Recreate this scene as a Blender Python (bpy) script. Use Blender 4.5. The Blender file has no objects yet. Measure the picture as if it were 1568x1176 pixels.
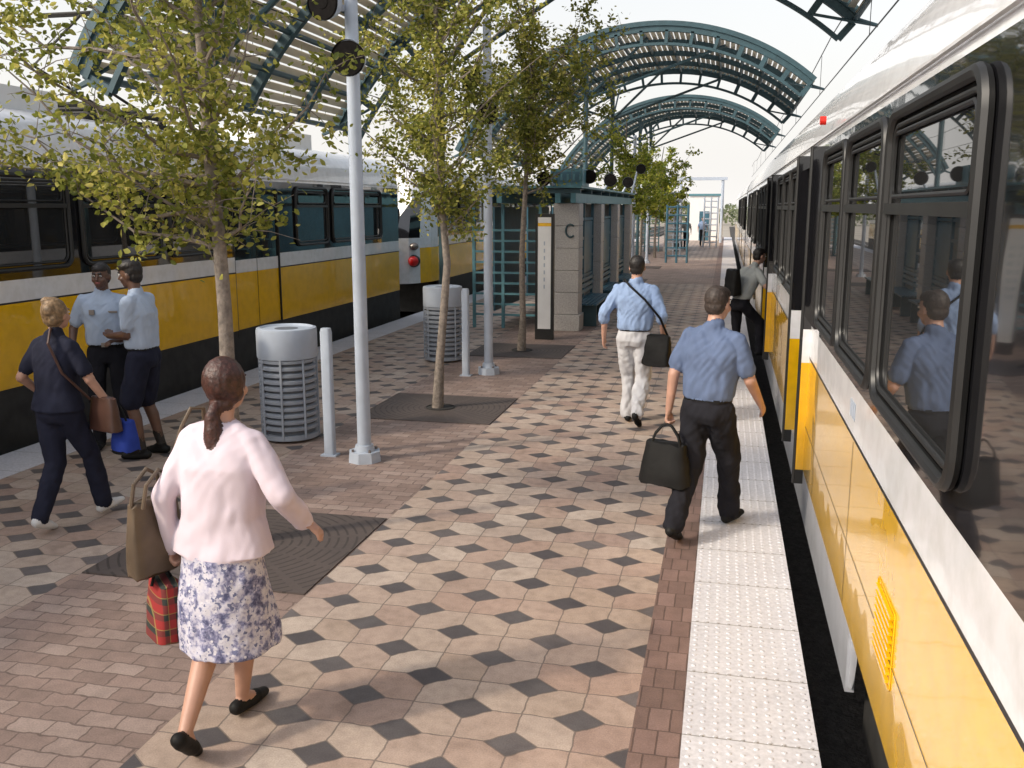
import bpy, math, random
import numpy as np
from mathutils import Vector, Matrix, noise
from mathutils.bvhtree import BVHTree
random.seed(7)
V=Vector
scene=bpy.context.scene
COL=scene.collection
# ------------------------------------------------------------------ node helper
class NT:
    def __init__(s,name):
        s.mat=bpy.data.materials.new(name); s.mat.use_nodes=True
        s.t=s.mat.node_tree; s.n=s.t.nodes; s.l=s.t.links
        s.bsdf=s.n['Principled BSDF']; s.out=s.n['Material Output']
    def put(s,sock,val):
        if isinstance(val,bpy.types.NodeSocket): s.l.new(val,sock)
        else: sock.default_value=val
    def math(s,op,a,b=None,c=None):
        n=s.n.new('ShaderNodeMath'); n.operation=op
        s.put(n.inputs[0],a)
        if b is not None: s.put(n.inputs[1],b)
        if c is not None: s.put(n.inputs[2],c)
        return n.outputs[0]
    def mix(s,f,a,b,blend='MIX'):
        n=s.n.new('ShaderNodeMix'); n.data_type='RGBA'; n.blend_type=blend
        s.put(n.inputs[0],f)
        for sock,v in ((n.inputs[6],a),(n.inputs[7],b)):
            if isinstance(v,(tuple,list)): v=(v[0],v[1],v[2],1)
            s.put(sock,v)
        return n.outputs[2]
    def noise(s,vec,scale,detail=4,rough=.55):
        n=s.n.new('ShaderNodeTexNoise'); n.inputs['Scale'].default_value=scale
        n.inputs['Detail'].default_value=detail; n.inputs['Roughness'].default_value=rough
        if vec is not None: s.l.new(vec,n.inputs['Vector'])
        return n
    def ramp(s,f,stops,interp='LINEAR'):
        n=s.n.new('ShaderNodeValToRGB'); n.color_ramp.interpolation=interp
        e=n.color_ramp.elements
        while len(e)<len(stops): e.new(.5)
        for i,(p,c) in enumerate(stops):
            e[i].position=p; e[i].color=(c[0],c[1],c[2],1)
        s.l.new(f,n.inputs[0]); return n.outputs[0]
    def bump(s,h,strength=.3,dist=.01):
        n=s.n.new('ShaderNodeBump'); n.inputs['Strength'].default_value=strength
        n.inputs['Distance'].default_value=dist; s.l.new(h,n.inputs['Height'])
        s.l.new(n.outputs[0],s.bsdf.inputs['Normal']); return n
    def pos(s):
        return s.n.new('ShaderNodeNewGeometry').outputs['Position']
    def obj(s):
        return s.n.new('ShaderNodeTexCoord').outputs['Object']
def M(name,col,rough=.6,metal=0,var=.12,scale=6,bump=0,bscale=60,coat=0,bd=.004,spec=.5):
    t=NT(name); o=t.obj()
    n=t.noise(o,scale,2)
    lo=[c*(1-var) for c in col]; hi=[min(1,c*(1+var)) for c in col]
    f=t.ramp(n.outputs[0],[(.3,(0,0,0)),(.7,(1,1,1))])
    c=t.mix(f,lo,hi)
    t.l.new(c,t.bsdf.inputs['Base Color'])
    t.bsdf.inputs['Roughness'].default_value=rough
    t.bsdf.inputs['Metallic'].default_value=metal
    t.bsdf.inputs['Coat Weight'].default_value=coat
    t.bsdf.inputs['Coat Roughness'].default_value=.04
    t.bsdf.inputs['Specular IOR Level'].default_value=spec
    if bump:
        b=t.noise(o,bscale,2); t.bump(b.outputs[0],bump,bd)
    return t.mat
# ------------------------------------------------------------------ mesh builder
class MB:
    def __init__(s): s.v=[];s.f=[];s.m=[];s.mats=[]
    def mi(s,mat):
        if mat not in s.mats: s.mats.append(mat)
        return s.mats.index(mat)
    def add(s,vs,fs,mat):
        o=len(s.v); s.v.extend([tuple(v) for v in vs]); k=s.mi(mat)
        for f in fs: s.f.append(tuple(i+o for i in f)); s.m.append(k)
    def box(s,c,size,mat,rz=0,R=None):
        if R is None: R=Matrix.Rotation(rz,3,'Z')
        x,y,z=[q/2 for q in size]; c=V(c)
        vs=[c+R@V((a*x,b*y,d*z)) for a in(-1,1) for b in(-1,1) for d in(-1,1)]
        s.add(vs,[(0,1,3,2),(4,6,7,5),(0,4,5,1),(2,3,7,6),(0,2,6,4),(1,5,7,3)],mat)
    def bx(s,x0,x1,y0,y1,z0,z1,mat):
        s.box(((x0+x1)/2,(y0+y1)/2,(z0+z1)/2),(abs(x1-x0),abs(y1-y0),abs(z1-z0)),mat)
    def bar(s,p0,p1,w,h,mat):
        p0=V(p0);p1=V(p1);d=(p1-p0);L=d.length;d.normalize()
        up=V((0,0,1)) if abs(d.z)<.95 else V((0,1,0))
        sx=d.cross(up).normalized(); uz=sx.cross(d).normalized()
        R=Matrix((sx,d,uz)).transposed()
        s.box((p0+p1)/2,(w,L,h),mat,R=R)
    def tube(s,pts,r,mat,n=8,closed=False,caps=True):
        pts=[V(p) for p in pts]; N=len(pts)
        rs=r if isinstance(r,(list,tuple)) else [r]*N
        vs=[];ref=None
        for i,p in enumerate(pts):
            if closed: t=pts[(i+1)%N]-pts[i-1]
            else: t=pts[min(i+1,N-1)]-pts[max(i-1,0)]
            t.normalize()
            if ref is None:
                ref=V((0,0,1)) if abs(t.z)<.8 else V((1,0,0))
            u=(ref-t*ref.dot(t)).normalized(); w=t.cross(u); ref=u
            for k in range(n):
                a=2*math.pi*k/n
                vs.append(p+(u*math.cos(a)+w*math.sin(a))*rs[i])
        fs=[]
        for i in range(N if closed else N-1):
            j=(i+1)%N
            for k in range(n):
                k2=(k+1)%n
                fs.append((i*n+k,i*n+k2,j*n+k2,j*n+k))
        if caps and not closed:
            fs.append(tuple(range(n))[::-1]); fs.append(tuple((N-1)*n+k for k in range(n)))
        s.add(vs,fs,mat)
    def cyl(s,p0,p1,r0,r1,mat,n=20): s.tube([p0,p1],[r0,r1],mat,n)
    def cap(s,p0,p1,r0,r1,mat,sq=None,n=14,h=4):
        p0=V(p0);p1=V(p1);d=p1-p0
        if d.length<1e-5: d=V((0,0,1e-4))
        t=d.normalized(); ref=V((0,0,1)) if abs(t.z)<.8 else V((1,0,0))
        u=(ref-t*ref.dot(t)).normalized(); w=t.cross(u)
        rings=[]
        for i in range(1,h+1):
            a=math.pi/2*i/h; rings.append((p0-t*r0*math.cos(a),r0*math.sin(a)))
        m=max(1,int(d.length/.05))
        for i in range(1,m): q=i/m; rings.append((p0+d*q,r0+(r1-r0)*q))
        for i in range(h,0,-1):
            a=math.pi/2*i/h; rings.append((p1+t*r1*math.cos(a),r1*math.sin(a)))
        vs=[p0-t*r0]
        for c,r in rings:
            for k in range(n):
                a=2*math.pi*k/n; o=(u*math.cos(a)+w*math.sin(a))*r
                if sq: ax=sq[0]; o=o+ax*(o.dot(ax)*(sq[1]-1))
                vs.append(c+o)
        vs.append(p1+t*r1); N=len(rings); fs=[]
        for k in range(n):
            k2=(k+1)%n
            fs.append((0,1+k2,1+k))
            for i in range(N-1): fs.append((1+i*n+k,1+i*n+k2,1+(i+1)*n+k2,1+(i+1)*n+k))
            fs.append((1+(N-1)*n+k,1+(N-1)*n+k2,len(vs)-1))
        s.add(vs,fs,mat)
    def ell(s,c,r,mat,R=None,n=16,m=10):
        c=V(c); R=R or Matrix.Identity(3); vs=[]
        for i in range(m+1):
            a=math.pi*i/m
            for k in range(n):
                b=2*math.pi*k/n
                vs.append(c+R@V((r[0]*math.sin(a)*math.cos(b),r[1]*math.sin(a)*math.sin(b),r[2]*math.cos(a))))
        fs=[(i*n+k,(i+1)*n+k,(i+1)*n+(k+1)%n,i*n+(k+1)%n) for i in range(m) for k in range(n)]
        s.add(vs,fs,mat)
    def loft(s,secs,mat,n=24,p=2.4,fwd=V((0,1,0)),right=V((1,0,0))):
        vs=[]
        for c,hw,hd in secs:
            for k in range(n):
                a=2*math.pi*k/n; ca=math.cos(a); sa=math.sin(a)
                x=math.copysign(abs(ca)**(2/p),ca)*hw; y=math.copysign(abs(sa)**(2/p),sa)*hd
                vs.append(V(c)+right*x+fwd*y)
        N=len(secs)
        fs=[(i*n+k,i*n+(k+1)%n,(i+1)*n+(k+1)%n,(i+1)*n+k) for i in range(N-1) for k in range(n)]
        fs.append(tuple(range(n))[::-1]); fs.append(tuple((N-1)*n+k for k in range(n)))
        s.add(vs,fs,mat)
    def mesh(s,name):
        me=bpy.data.meshes.new(name); me.from_pydata(s.v,[],s.f)
        for m in s.mats: me.materials.append(m)
        me.polygons.foreach_set('material_index',s.m); me.update(); return me
    def obj(s,name,parent=None,smooth=True,bevel=0,ang=35):
        me=s.mesh(name)
        if smooth:
            me.polygons.foreach_set('use_smooth',[True]*len(me.polygons))
            me.set_sharp_from_angle(angle=math.radians(ang))
        ob=bpy.data.objects.new(name,me); COL.objects.link(ob)
        if parent: ob.parent=parent; ob.location=-parent.location
        if bevel:
            b=ob.modifiers.new('b','BEVEL'); b.width=bevel; b.segments=2; b.limit_method='ANGLE'
        return ob
def root(name,loc):
    e=bpy.data.objects.new(name,None); e.location=loc; e.empty_display_size=.2; COL.objects.link(e); return e

# ------------------------------------------------------------------ camera
th=math.radians(12.8); ph=math.radians(10.8); H=2.4
F=V((-math.sin(th)*math.cos(ph),math.cos(th)*math.cos(ph),-math.sin(ph)))
Rv=V((math.cos(th),math.sin(th),0)); U=Rv.cross(F)
cam=bpy.data.cameras.new('camera'); co=bpy.data.objects.new('camera',cam); COL.objects.link(co)
mw=Matrix((Rv,U,-F)).transposed().to_4x4(); mw.translation=V((0,0,H)); co.matrix_world=mw
cam.sensor_width=36; cam.lens=36*1420/1568; cam.clip_end=5000; cam.clip_start=.05
scene.camera=co
# ------------------------------------------------------------------ light
w=bpy.data.worlds.new('World'); scene.world=w; w.use_nodes=True
wn=w.node_tree.nodes; wl=w.node_tree.links
sky=wn.new('ShaderNodeTexSky'); sky.sky_type='NISHITA'; sky.sun_disc=False
sky.sun_elevation=math.radians(36); sky.sun_rotation=math.radians(232)
sky.air_density=1.2; sky.dust_density=4; sky.ozone_density=1
hs=wn.new('ShaderNodeHueSaturation'); hs.inputs['Saturation'].default_value=.40; hs.inputs['Value'].default_value=1.75
wl.new(sky.outputs[0],hs.inputs['Color'])
tc=wn.new('ShaderNodeTexCoord'); sx_=wn.new('ShaderNodeSeparateXYZ'); wl.new(tc.outputs['Generated'],sx_.inputs[0])
rp=wn.new('ShaderNodeValToRGB'); wl.new(sx_.outputs[2],rp.inputs[0])
rp.color_ramp.elements[0].position=0; rp.color_ramp.elements[0].color=(.95,.95,.95,1)
rp.color_ramp.elements[1].position=.45; rp.color_ramp.elements[1].color=(0,0,0,1)
mxw=wn.new('ShaderNodeMix'); mxw.data_type='RGBA'; wl.new(rp.outputs[0],mxw.inputs[0]); wl.new(hs.outputs[0],mxw.inputs[6]); mxw.inputs[7].default_value=(7.0,6.8,6.55,1)
wl.new(mxw.outputs[2],wn['Background'].inputs[0])
wn['Background'].inputs[1].default_value=.15
sl=bpy.data.lights.new('sun','SUN'); sl.energy=2.6; sl.angle=math.radians(4); sl.color=(1,.86,.67)
so=bpy.data.objects.new('sun',sl); COL.objects.link(so)
az=math.radians(232); el=math.radians(36)
sd=V((math.sin(az)*math.cos(el),math.cos(az)*math.cos(el),math.sin(el)))
so.rotation_euler=sd.to_track_quat('Z','Y').to_euler(); so.location=(-10,-10,20)
scene.view_settings.view_transform='Standard'; scene.view_settings.look='None'

# ------------------------------------------------------------------ materials
def paver_mat():
    t=NT('diamond_pavers'); p=t.pos()
    wob=t.noise(p,9,2)
    sp=t.n.new('ShaderNodeSeparateXYZ'); t.l.new(p,sp.inputs[0])
    wv=t.math('MULTIPLY',t.math('SUBTRACT',wob.outputs[0],.5),.024)
    x=t.math('ADD',t.math('ADD',sp.outputs[0],.858),wv); y=t.math('SUBTRACT',t.math('SUBTRACT',sp.outputs[1],3.74),wv)
    u=t.math('DIVIDE',x,.275); v=t.math('DIVIDE',y,.26)
    iu=t.math('ROUND',u); iv=t.math('ROUND',v)
    dx=t.math('ABSOLUTE',t.math('MULTIPLY',t.math('SUBTRACT',u,iu),.275))
    dy=t.math('ABSOLUTE',t.math('MULTIPLY',t.math('SUBTRACT',v,iv),.26))
    par=t.math('PINGPONG',t.math('ADD',iu,iv),1.0)
    even=t.math('LESS_THAN',par,.5)
    s=t.math('ADD',t.math('DIVIDE',dx,.124),t.math('DIVIDE',dy,.096))
    inside=t.math('MULTIPLY',even,t.math('LESS_THAN',s,1.0))
    dedge=t.math('MULTIPLY',even,t.math('LESS_THAN',t.math('ABSOLUTE',t.math('SUBTRACT',s,1.03)),.055))
    grid=t.math('LESS_THAN',t.math('MINIMUM',dx,dy),.0042)
    gridout=t.math('MULTIPLY',grid,t.math('SUBTRACT',1.0,inside))
    fu=t.math('FLOOR',u); fv=t.math('FLOOR',v)
    mort=t.math('MAXIMUM',dedge,gridout)
    def wn_(a,b):
        c=t.n.new('ShaderNodeCombineXYZ'); t.l.new(a,c.inputs[0]); t.l.new(b,c.inputs[1])
        n=t.n.new('ShaderNodeTexWhiteNoise'); n.noise_dimensions='2D'; t.l.new(c.outputs[0],n.inputs['Vector']); return n.outputs[0]
    r1=wn_(fu,fv); r2=wn_(iu,iv)
    stone=t.ramp(r1,[(0,(.385,.295,.235)),(.3,(.44,.355,.295)),(.55,(.365,.26,.21)),(.8,(.47,.395,.335)),(1,(.33,.235,.195))])
    dark=t.ramp(r2,[(0,(.072,.064,.068)),(.6,(.105,.095,.097)),(1,(.14,.122,.120))])
    c=t.mix(inside,stone,dark)
    c=t.mix(t.math('MULTIPLY',mort,.72),c,(.11,.09,.08))
    n1=t.noise(p,130,2); n2=t.noise(p,1.1,3); n3=t.noise(p,14,2); n4=t.noise(p,4.5,2)
    c=t.mix(1.0,c,t.ramp(n1.outputs[0],[(.3,(.80,.80,.80)),(.7,(1.1,1.1,1.1))]),'MULTIPLY')
    c=t.mix(1.0,c,t.ramp(n2.outputs[0],[(.3,(.80,.79,.79)),(.7,(1.05,1.05,1.05))]),'MULTIPLY')
    c=t.mix(1.0,c,t.ramp(n3.outputs[0],[(.25,(.82,.81,.81)),(.6,(1.03,1.03,1.03))]),'MULTIPLY')
    c=t.mix(1.0,c,t.ramp(n4.outputs[0],[(.28,(.82,.81,.80)),(.42,(1,1,1))]),'MULTIPLY')
    t.l.new(c,t.bsdf.inputs['Base Color']); t.bsdf.inputs['Roughness'].default_value=.58
    h=t.math('SUBTRACT',t.math('MULTIPLY',n1.outputs[0],.25),mort)
    t.bump(h,.5,.004); return t.mat
def brick_mat(name,c1,c2,c3,bw,rh,rot=0,mort=.006,wob=.02):
    t=NT(name); p=t.pos()
    nz=t.noise(p,14,1)
    sub=t.n.new('ShaderNodeVectorMath'); sub.operation='SUBTRACT'; t.l.new(nz.outputs[1],sub.inputs[0]); sub.inputs[1].default_value=(.5,.5,.5)
    sc=t.n.new('ShaderNodeVectorMath'); sc.operation='SCALE'; t.l.new(sub.outputs[0],sc.inputs[0]); sc.inputs['Scale'].default_value=wob
    ad=t.n.new('ShaderNodeVectorMath'); t.l.new(p,ad.inputs[0]); t.l.new(sc.outputs[0],ad.inputs[1])
    mp=t.n.new('ShaderNodeMapping'); mp.inputs['Rotation'].default_value=(0,0,rot); t.l.new(ad.outputs[0],mp.inputs[0])
    b=t.n.new('ShaderNodeTexBrick'); t.l.new(mp.outputs[0],b.inputs['Vector'])
    b.inputs['Color1'].default_value=(0,0,0,1); b.inputs['Color2'].default_value=(1,1,1,1); b.inputs['Mortar'].default_value=(.5,.5,.5,1)
    b.inputs['Scale'].default_value=1; b.inputs['Mortar Size'].default_value=mort; b.inputs['Mortar Smooth'].default_value=.3
    b.inputs['Brick Width'].default_value=bw; b.inputs['Row Height'].default_value=rh; b.inputs['Bias'].default_value=0
    c=t.ramp(b.outputs[0],[(0,c1),(.5,c2),(1,c3)])
    c=t.mix(t.math('MULTIPLY',b.outputs[1],.8),c,[q*.45 for q in c2])
    n1=t.noise(p,120,2); n2=t.noise(p,1.3,3); n3=t.noise(p,11,2)
    c=t.mix(1.0,c,t.ramp(n1.outputs[0],[(.3,(.8,.8,.8)),(.7,(1.12,1.12,1.12))]),'MULTIPLY')
    c=t.mix(1.0,c,t.ramp(n2.outputs[0],[(.3,(.80,.80,.80)),(.7,(1.05,1.05,1.05))]),'MULTIPLY')
    c=t.mix(1.0,c,t.ramp(n3.outputs[0],[(.25,(.82,.82,.82)),(.6,(1.03,1.03,1.03))]),'MULTIPLY')
    t.l.new(c,t.bsdf.inputs['Base Color']); t.bsdf.inputs['Roughness'].default_value=.62
    t.bump(t.math('SUBTRACT',t.math('MULTIPLY',n1.outputs[0],.25),b.outputs[1]),.5,.004)
    return t.mat
def tactile_mat():
    t=NT('tactile_white'); p=t.pos(); sp=t.n.new('ShaderNodeSeparateXYZ'); t.l.new(p,sp.inputs[0])
    fy=t.math('ABSOLUTE',t.math('SUBTRACT',t.math('FRACT',t.math('DIVIDE',t.math('SUBTRACT',sp.outputs[1],3.99),.61)),.5))
    j=t.math('GREATER_THAN',fy,.493)
    n1=t.noise(p,40,3); n2=t.noise(p,2,3)
    c=t.mix(n2.outputs[0],(.47,.47,.51),(.62,.62,.66))
    c=t.mix(1.0,c,t.ramp(n1.outputs[0],[(.3,(.80,.80,.80)),(.65,(1.05,1.05,1.05))]),'MULTIPLY')
    c=t.mix(j,c,(.24,.235,.23))
    t.l.new(c,t.bsdf.inputs['Base Color']); t.bsdf.inputs['Roughness'].default_value=.6
    return t.mat
def grate_mat(cx,cy):
    t=NT('iron_grate'); p=t.pos(); sp=t.n.new('ShaderNodeSeparateXYZ'); t.l.new(p,sp.inputs[0])
    x=t.math('SUBTRACT',sp.outputs[0],cx); y=t.math('SUBTRACT',sp.outputs[1],cy)
    r=t.math('SQRT',t.math('ADD',t.math('MULTIPLY',x,x),t.math('MULTIPLY',y,y)))
    ring=t.math('GREATER_THAN',t.math('FRACT',t.math('MULTIPLY',r,15)),.74)
    ang=t.math('ARCTAN2',y,x)
    seg=t.math('GREATER_THAN',t.math('FRACT',t.math('MULTIPLY',ang,16/6.28318)),.16)
    slot=t.math('MULTIPLY',ring,seg)
    n1=t.noise(p,30,3); n2=t.noise(p,3,3)
    c=t.mix(n1.outputs[0],(.040,.031,.029),(.080,.064,.060))
    c=t.mix(t.math('MULTIPLY',n2.outputs[0],.6),c,(.11,.085,.075))
    c=t.mix(t.math('MULTIPLY',slot,.7),c,(.025,.02,.018))
    t.l.new(c,t.bsdf.inputs['Base Color']); t.bsdf.inputs['Roughness'].default_value=.7
    t.bump(t.math('SUBTRACT',1.0,slot),.2,.004); return t.mat
PAV=paver_mat()
PINK=brick_mat('pink_pavers',(.225,.16,.135),(.28,.20,.17),(.34,.26,.225),.20,.115,0,.006,.035)
BROWN=brick_mat('brown_border',(.16,.105,.09),(.195,.126,.107),(.235,.155,.135),.105,.2,0,.005,.006)
TAC=tactile_mat()
CONC=M('concrete',(.36,.34,.32),.8,var=.15,bump=.3)
BALL=M('ballast',(.04,.036,.033),.9,var=.4,scale=20,bump=.8,bscale=25,bd=.05)
GROUND=M('ground_gravel',(.30,.27,.23),.9,var=.2,scale=.4,bump=.3)
def vehicle_paint(name,col,rough,coat,wave=.25,grime=0):
    t=NT(name); o=t.obj(); n=t.noise(o,1.1,3); d=t.noise(o,9,4)
    c=t.mix(n.outputs[0],[q*.93 for q in col],[min(1,q*1.05) for q in col])
    c=t.mix(1.0,c,t.ramp(d.outputs[0],[(.3,(.88,.88,.86)),(.6,(1,1,1))]),'MULTIPLY')
    if grime:   # road dust low on the body, streaked
        sp=t.n.new('ShaderNodeSeparateXYZ'); t.l.new(t.pos(),sp.inputs[0])
        mp=t.n.new('ShaderNodeMapping'); mp.inputs['Scale'].default_value=(6,6,.8); t.l.new(o,mp.inputs[0])
        st=t.noise(mp.outputs[0],1.5,3)
        lo=t.ramp(sp.outputs[2],[(.0,(1,1,1)),(.75,(0,0,0))])
        f=t.math('MULTIPLY',t.math('MULTIPLY',lo,st.outputs[0]),grime)
        c=t.mix(f,c,(.22,.17,.11))
    t.l.new(c,t.bsdf.inputs['Base Color']); t.bsdf.inputs['Roughness'].default_value=rough
    t.bsdf.inputs['Coat Weight'].default_value=coat; t.bsdf.inputs['Coat Roughness'].default_value=.03
    w_=t.noise(o,1.7,2); bn=t.n.new('ShaderNodeBump'); bn.inputs['Strength'].default_value=wave; bn.inputs['Distance'].default_value=.02
    t.l.new(w_.outputs[0],bn.inputs['Height']); t.l.new(bn.outputs[0],t.bsdf.inputs['Coat Normal']); t.l.new(bn.outputs[0],t.bsdf.inputs['Normal'])
    return t.mat
YEL=vehicle_paint('yellow_paint',(.82,.46,.003),.24,.8,.35,.9)
WHT=vehicle_paint('white_paint',(.76,.76,.78),.25,.6)
GREYP=M('grey_skirt_paint',(.34,.35,.38),.35,var=.1,coat=.3)
BLK=vehicle_paint('black_gloss',(.010,.010,.012),.08,1.0,.15)
RUB=M('black_rubber',(.012,.012,.012),.45,var=.2)
UND=M('underframe',(.018,.017,.016),.75,var=.4)
STEEL=M('rail_steel',(.25,.22,.2),.4,.8)
POLE=M('pole_paint',(.38,.43,.51),.4,var=.06)
CANG=M('can_paint',(.27,.30,.35),.45,var=.08)
CAND=M('can_dark',(.12,.135,.16),.6,var=.15)
TEAL=M('teal_steel',(.030,.070,.085),.5,var=.15)
TEALL=M('teal_light',(.08,.20,.24),.5,var=.15)
TEALB=M('teal_panel',(.045,.12,.17),.35,var=.15)
DECK=M('canopy_deck',(.55,.50,.40),.5,var=.1,scale=2)
GRAN=M('granite',(.38,.365,.355),.6,var=.2,scale=40)
SIGNW=M('sign_white',(.72,.72,.72),.4,var=.03)
BARK=M('bark',(.19,.16,.135),.85,var=.35,scale=25,bump=.8,bscale=70,bd=.008)
def glass_mat():
    t=NT('tinted_glass'); o=t.obj(); n=t.noise(o,1.2,3)
    c=t.mix(n.outputs[0],(.006,.007,.008),(.03,.03,.03)); t.l.new(c,t.bsdf.inputs['Base Color'])
    t.bsdf.inputs['Roughness'].default_value=.015; t.bsdf.inputs['IOR'].default_value=2.0; return t.mat
GLS=glass_mat()
def leaf_mat(name,stops):
    t=NT(name); g=t.n.new('ShaderNodeNewGeometry')
    c=t.ramp(g.outputs['Random Per Island'],stops)
    n=t.noise(t.obj(),1.8,1)
    c=t.mix(1.0,c,t.ramp(n.outputs[0],[(.35,(.7,.75,.7)),(.65,(1.25,1.2,1.1))]),'MULTIPLY')
    t.l.new(c,t.bsdf.inputs['Base Color']); t.bsdf.inputs['Roughness'].default_value=.6
    t.bsdf.inputs['Specular IOR Level'].default_value=.25
    tr=t.n.new('ShaderNodeBsdfTranslucent'); t.l.new(c,tr.inputs[0])
    mx=t.n.new('ShaderNodeMixShader'); mx.inputs[0].default_value=.5
    t.l.new(t.bsdf.outputs[0],mx.inputs[1]); t.l.new(tr.outputs[0],mx.inputs[2]); t.l.new(mx.outputs[0],t.out.inputs[0]); return t.mat
LEAF=leaf_mat('leaves',[(0,(.11,.135,.025)),(.4,(.22,.24,.05)),(.75,(.37,.36,.085)),(1,(.53,.48,.16))])
LEAF2=leaf_mat('leaves_bright',[(0,(.12,.18,.02)),(.5,(.28,.33,.05)),(1,(.50,.47,.10))])
LEAF3=leaf_mat('leaves_distant',[(0,(.12,.15,.09)),(1,(.25,.28,.17))])

# ------------------------------------------------------------------ ground & platform
def sheet(name,x0,x1,y0,y1,z,mat):
    b=MB(); b.add([(x0,y0,z),(x1,y0,z),(x1,y1,z),(x0,y1,z)],[(0,1,2,3)],mat); return b.obj(name,smooth=False)
sheet('ground',-1500,1500,-1500,1500,-.72,GROUND)
b=MB(); b.bx(.56,4.2,-20,150,-.71,-.58,BALL); b.bx(-10.6,-6.9,-20,150,-.71,-.58,BALL)
b.obj('track_bed',smooth=False)
b=MB()
for xc in (2.05,-8.4):
    for d in (-.72,.72): b.bx(xc+d-.035,xc+d+.035,-20,150,-.579,-.44,STEEL)
b.obj('railway_track',smooth=False)
PY0,PY1=-4,78
b=MB(); b.bx(-6.85,.50,PY0,PY1,-.7,-.035,CONC); b.obj('platform_slab',smooth=False)
pr=root('platform_paving',(0,0,0))
def strip(n,x0,x1,y0,y1,mat,z=0):
    o=sheet(n,x0,x1,y0,y1,z,mat); o.parent=pr
strip('pavers_wide',-2.48,-.33,PY0,30,PAV); strip('pavers_far',-2.48,-.33,44,PY1,PAV)
strip('crossing_bricks',-2.48,-.33,30,44,PINK)
strip('pavers_left',-6.25,-4.10,PY0,PY1,PAV)
strip('pink_band',-4.10,-2.48,PY0,PY1,PINK); strip('brick_border',-.33,-.10,PY0,PY1,BROWN)
b=MB()
b.bx(-.10,.505,PY0,PY1,-.03,.004,TAC); b.bx(-6.85,-6.25,PY0,PY1,-.03,.004,TAC)
def dome(x,y,n=8):
    vs=[];r=((.0125,.004),(.0105,.0072),(.006,.0088))
    for rr,z in r:
        for k in range(n):
            a=2*math.pi*k/n; vs.append((x+rr*math.cos(a),y+rr*math.sin(a),z))
    fs=[(i*n+k,i*n+(k+1)%n,(i+1)*n+(k+1)%n,(i+1)*n+k) for i in range(2) for k in range(n)]
    fs.append(tuple(2*n+k for k in range(n))); b.add(vs,fs,TAC)
y=3.42
while y<14:
    for i in range(10):
        dome(-.10+.0305+i*.0605,y+.03)
    y+=.061
b.obj('tactile_strip',smooth=False)
for (cx,cy) in ((-3.29,5.8),(-3.29,10.55),(-3.29,15.25),(-3.29,31),(-3.29,38)):
    g=MB(); gm=grate_mat(cx,cy)
    g.bx(cx-.80,cx+.80,cy-.74,cy+.74,-.01,.010,gm)
    g.cyl((cx,cy,.0),(cx,cy,.013),.17,.17,UND,24)
    g.tube([(cx+.17*math.cos(a*math.pi/12),cy+.17*math.sin(a*math.pi/12),.012) for a in range(24)],.010,UND,6,closed=True)
    g.obj('tree_grate',smooth=False)

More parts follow.
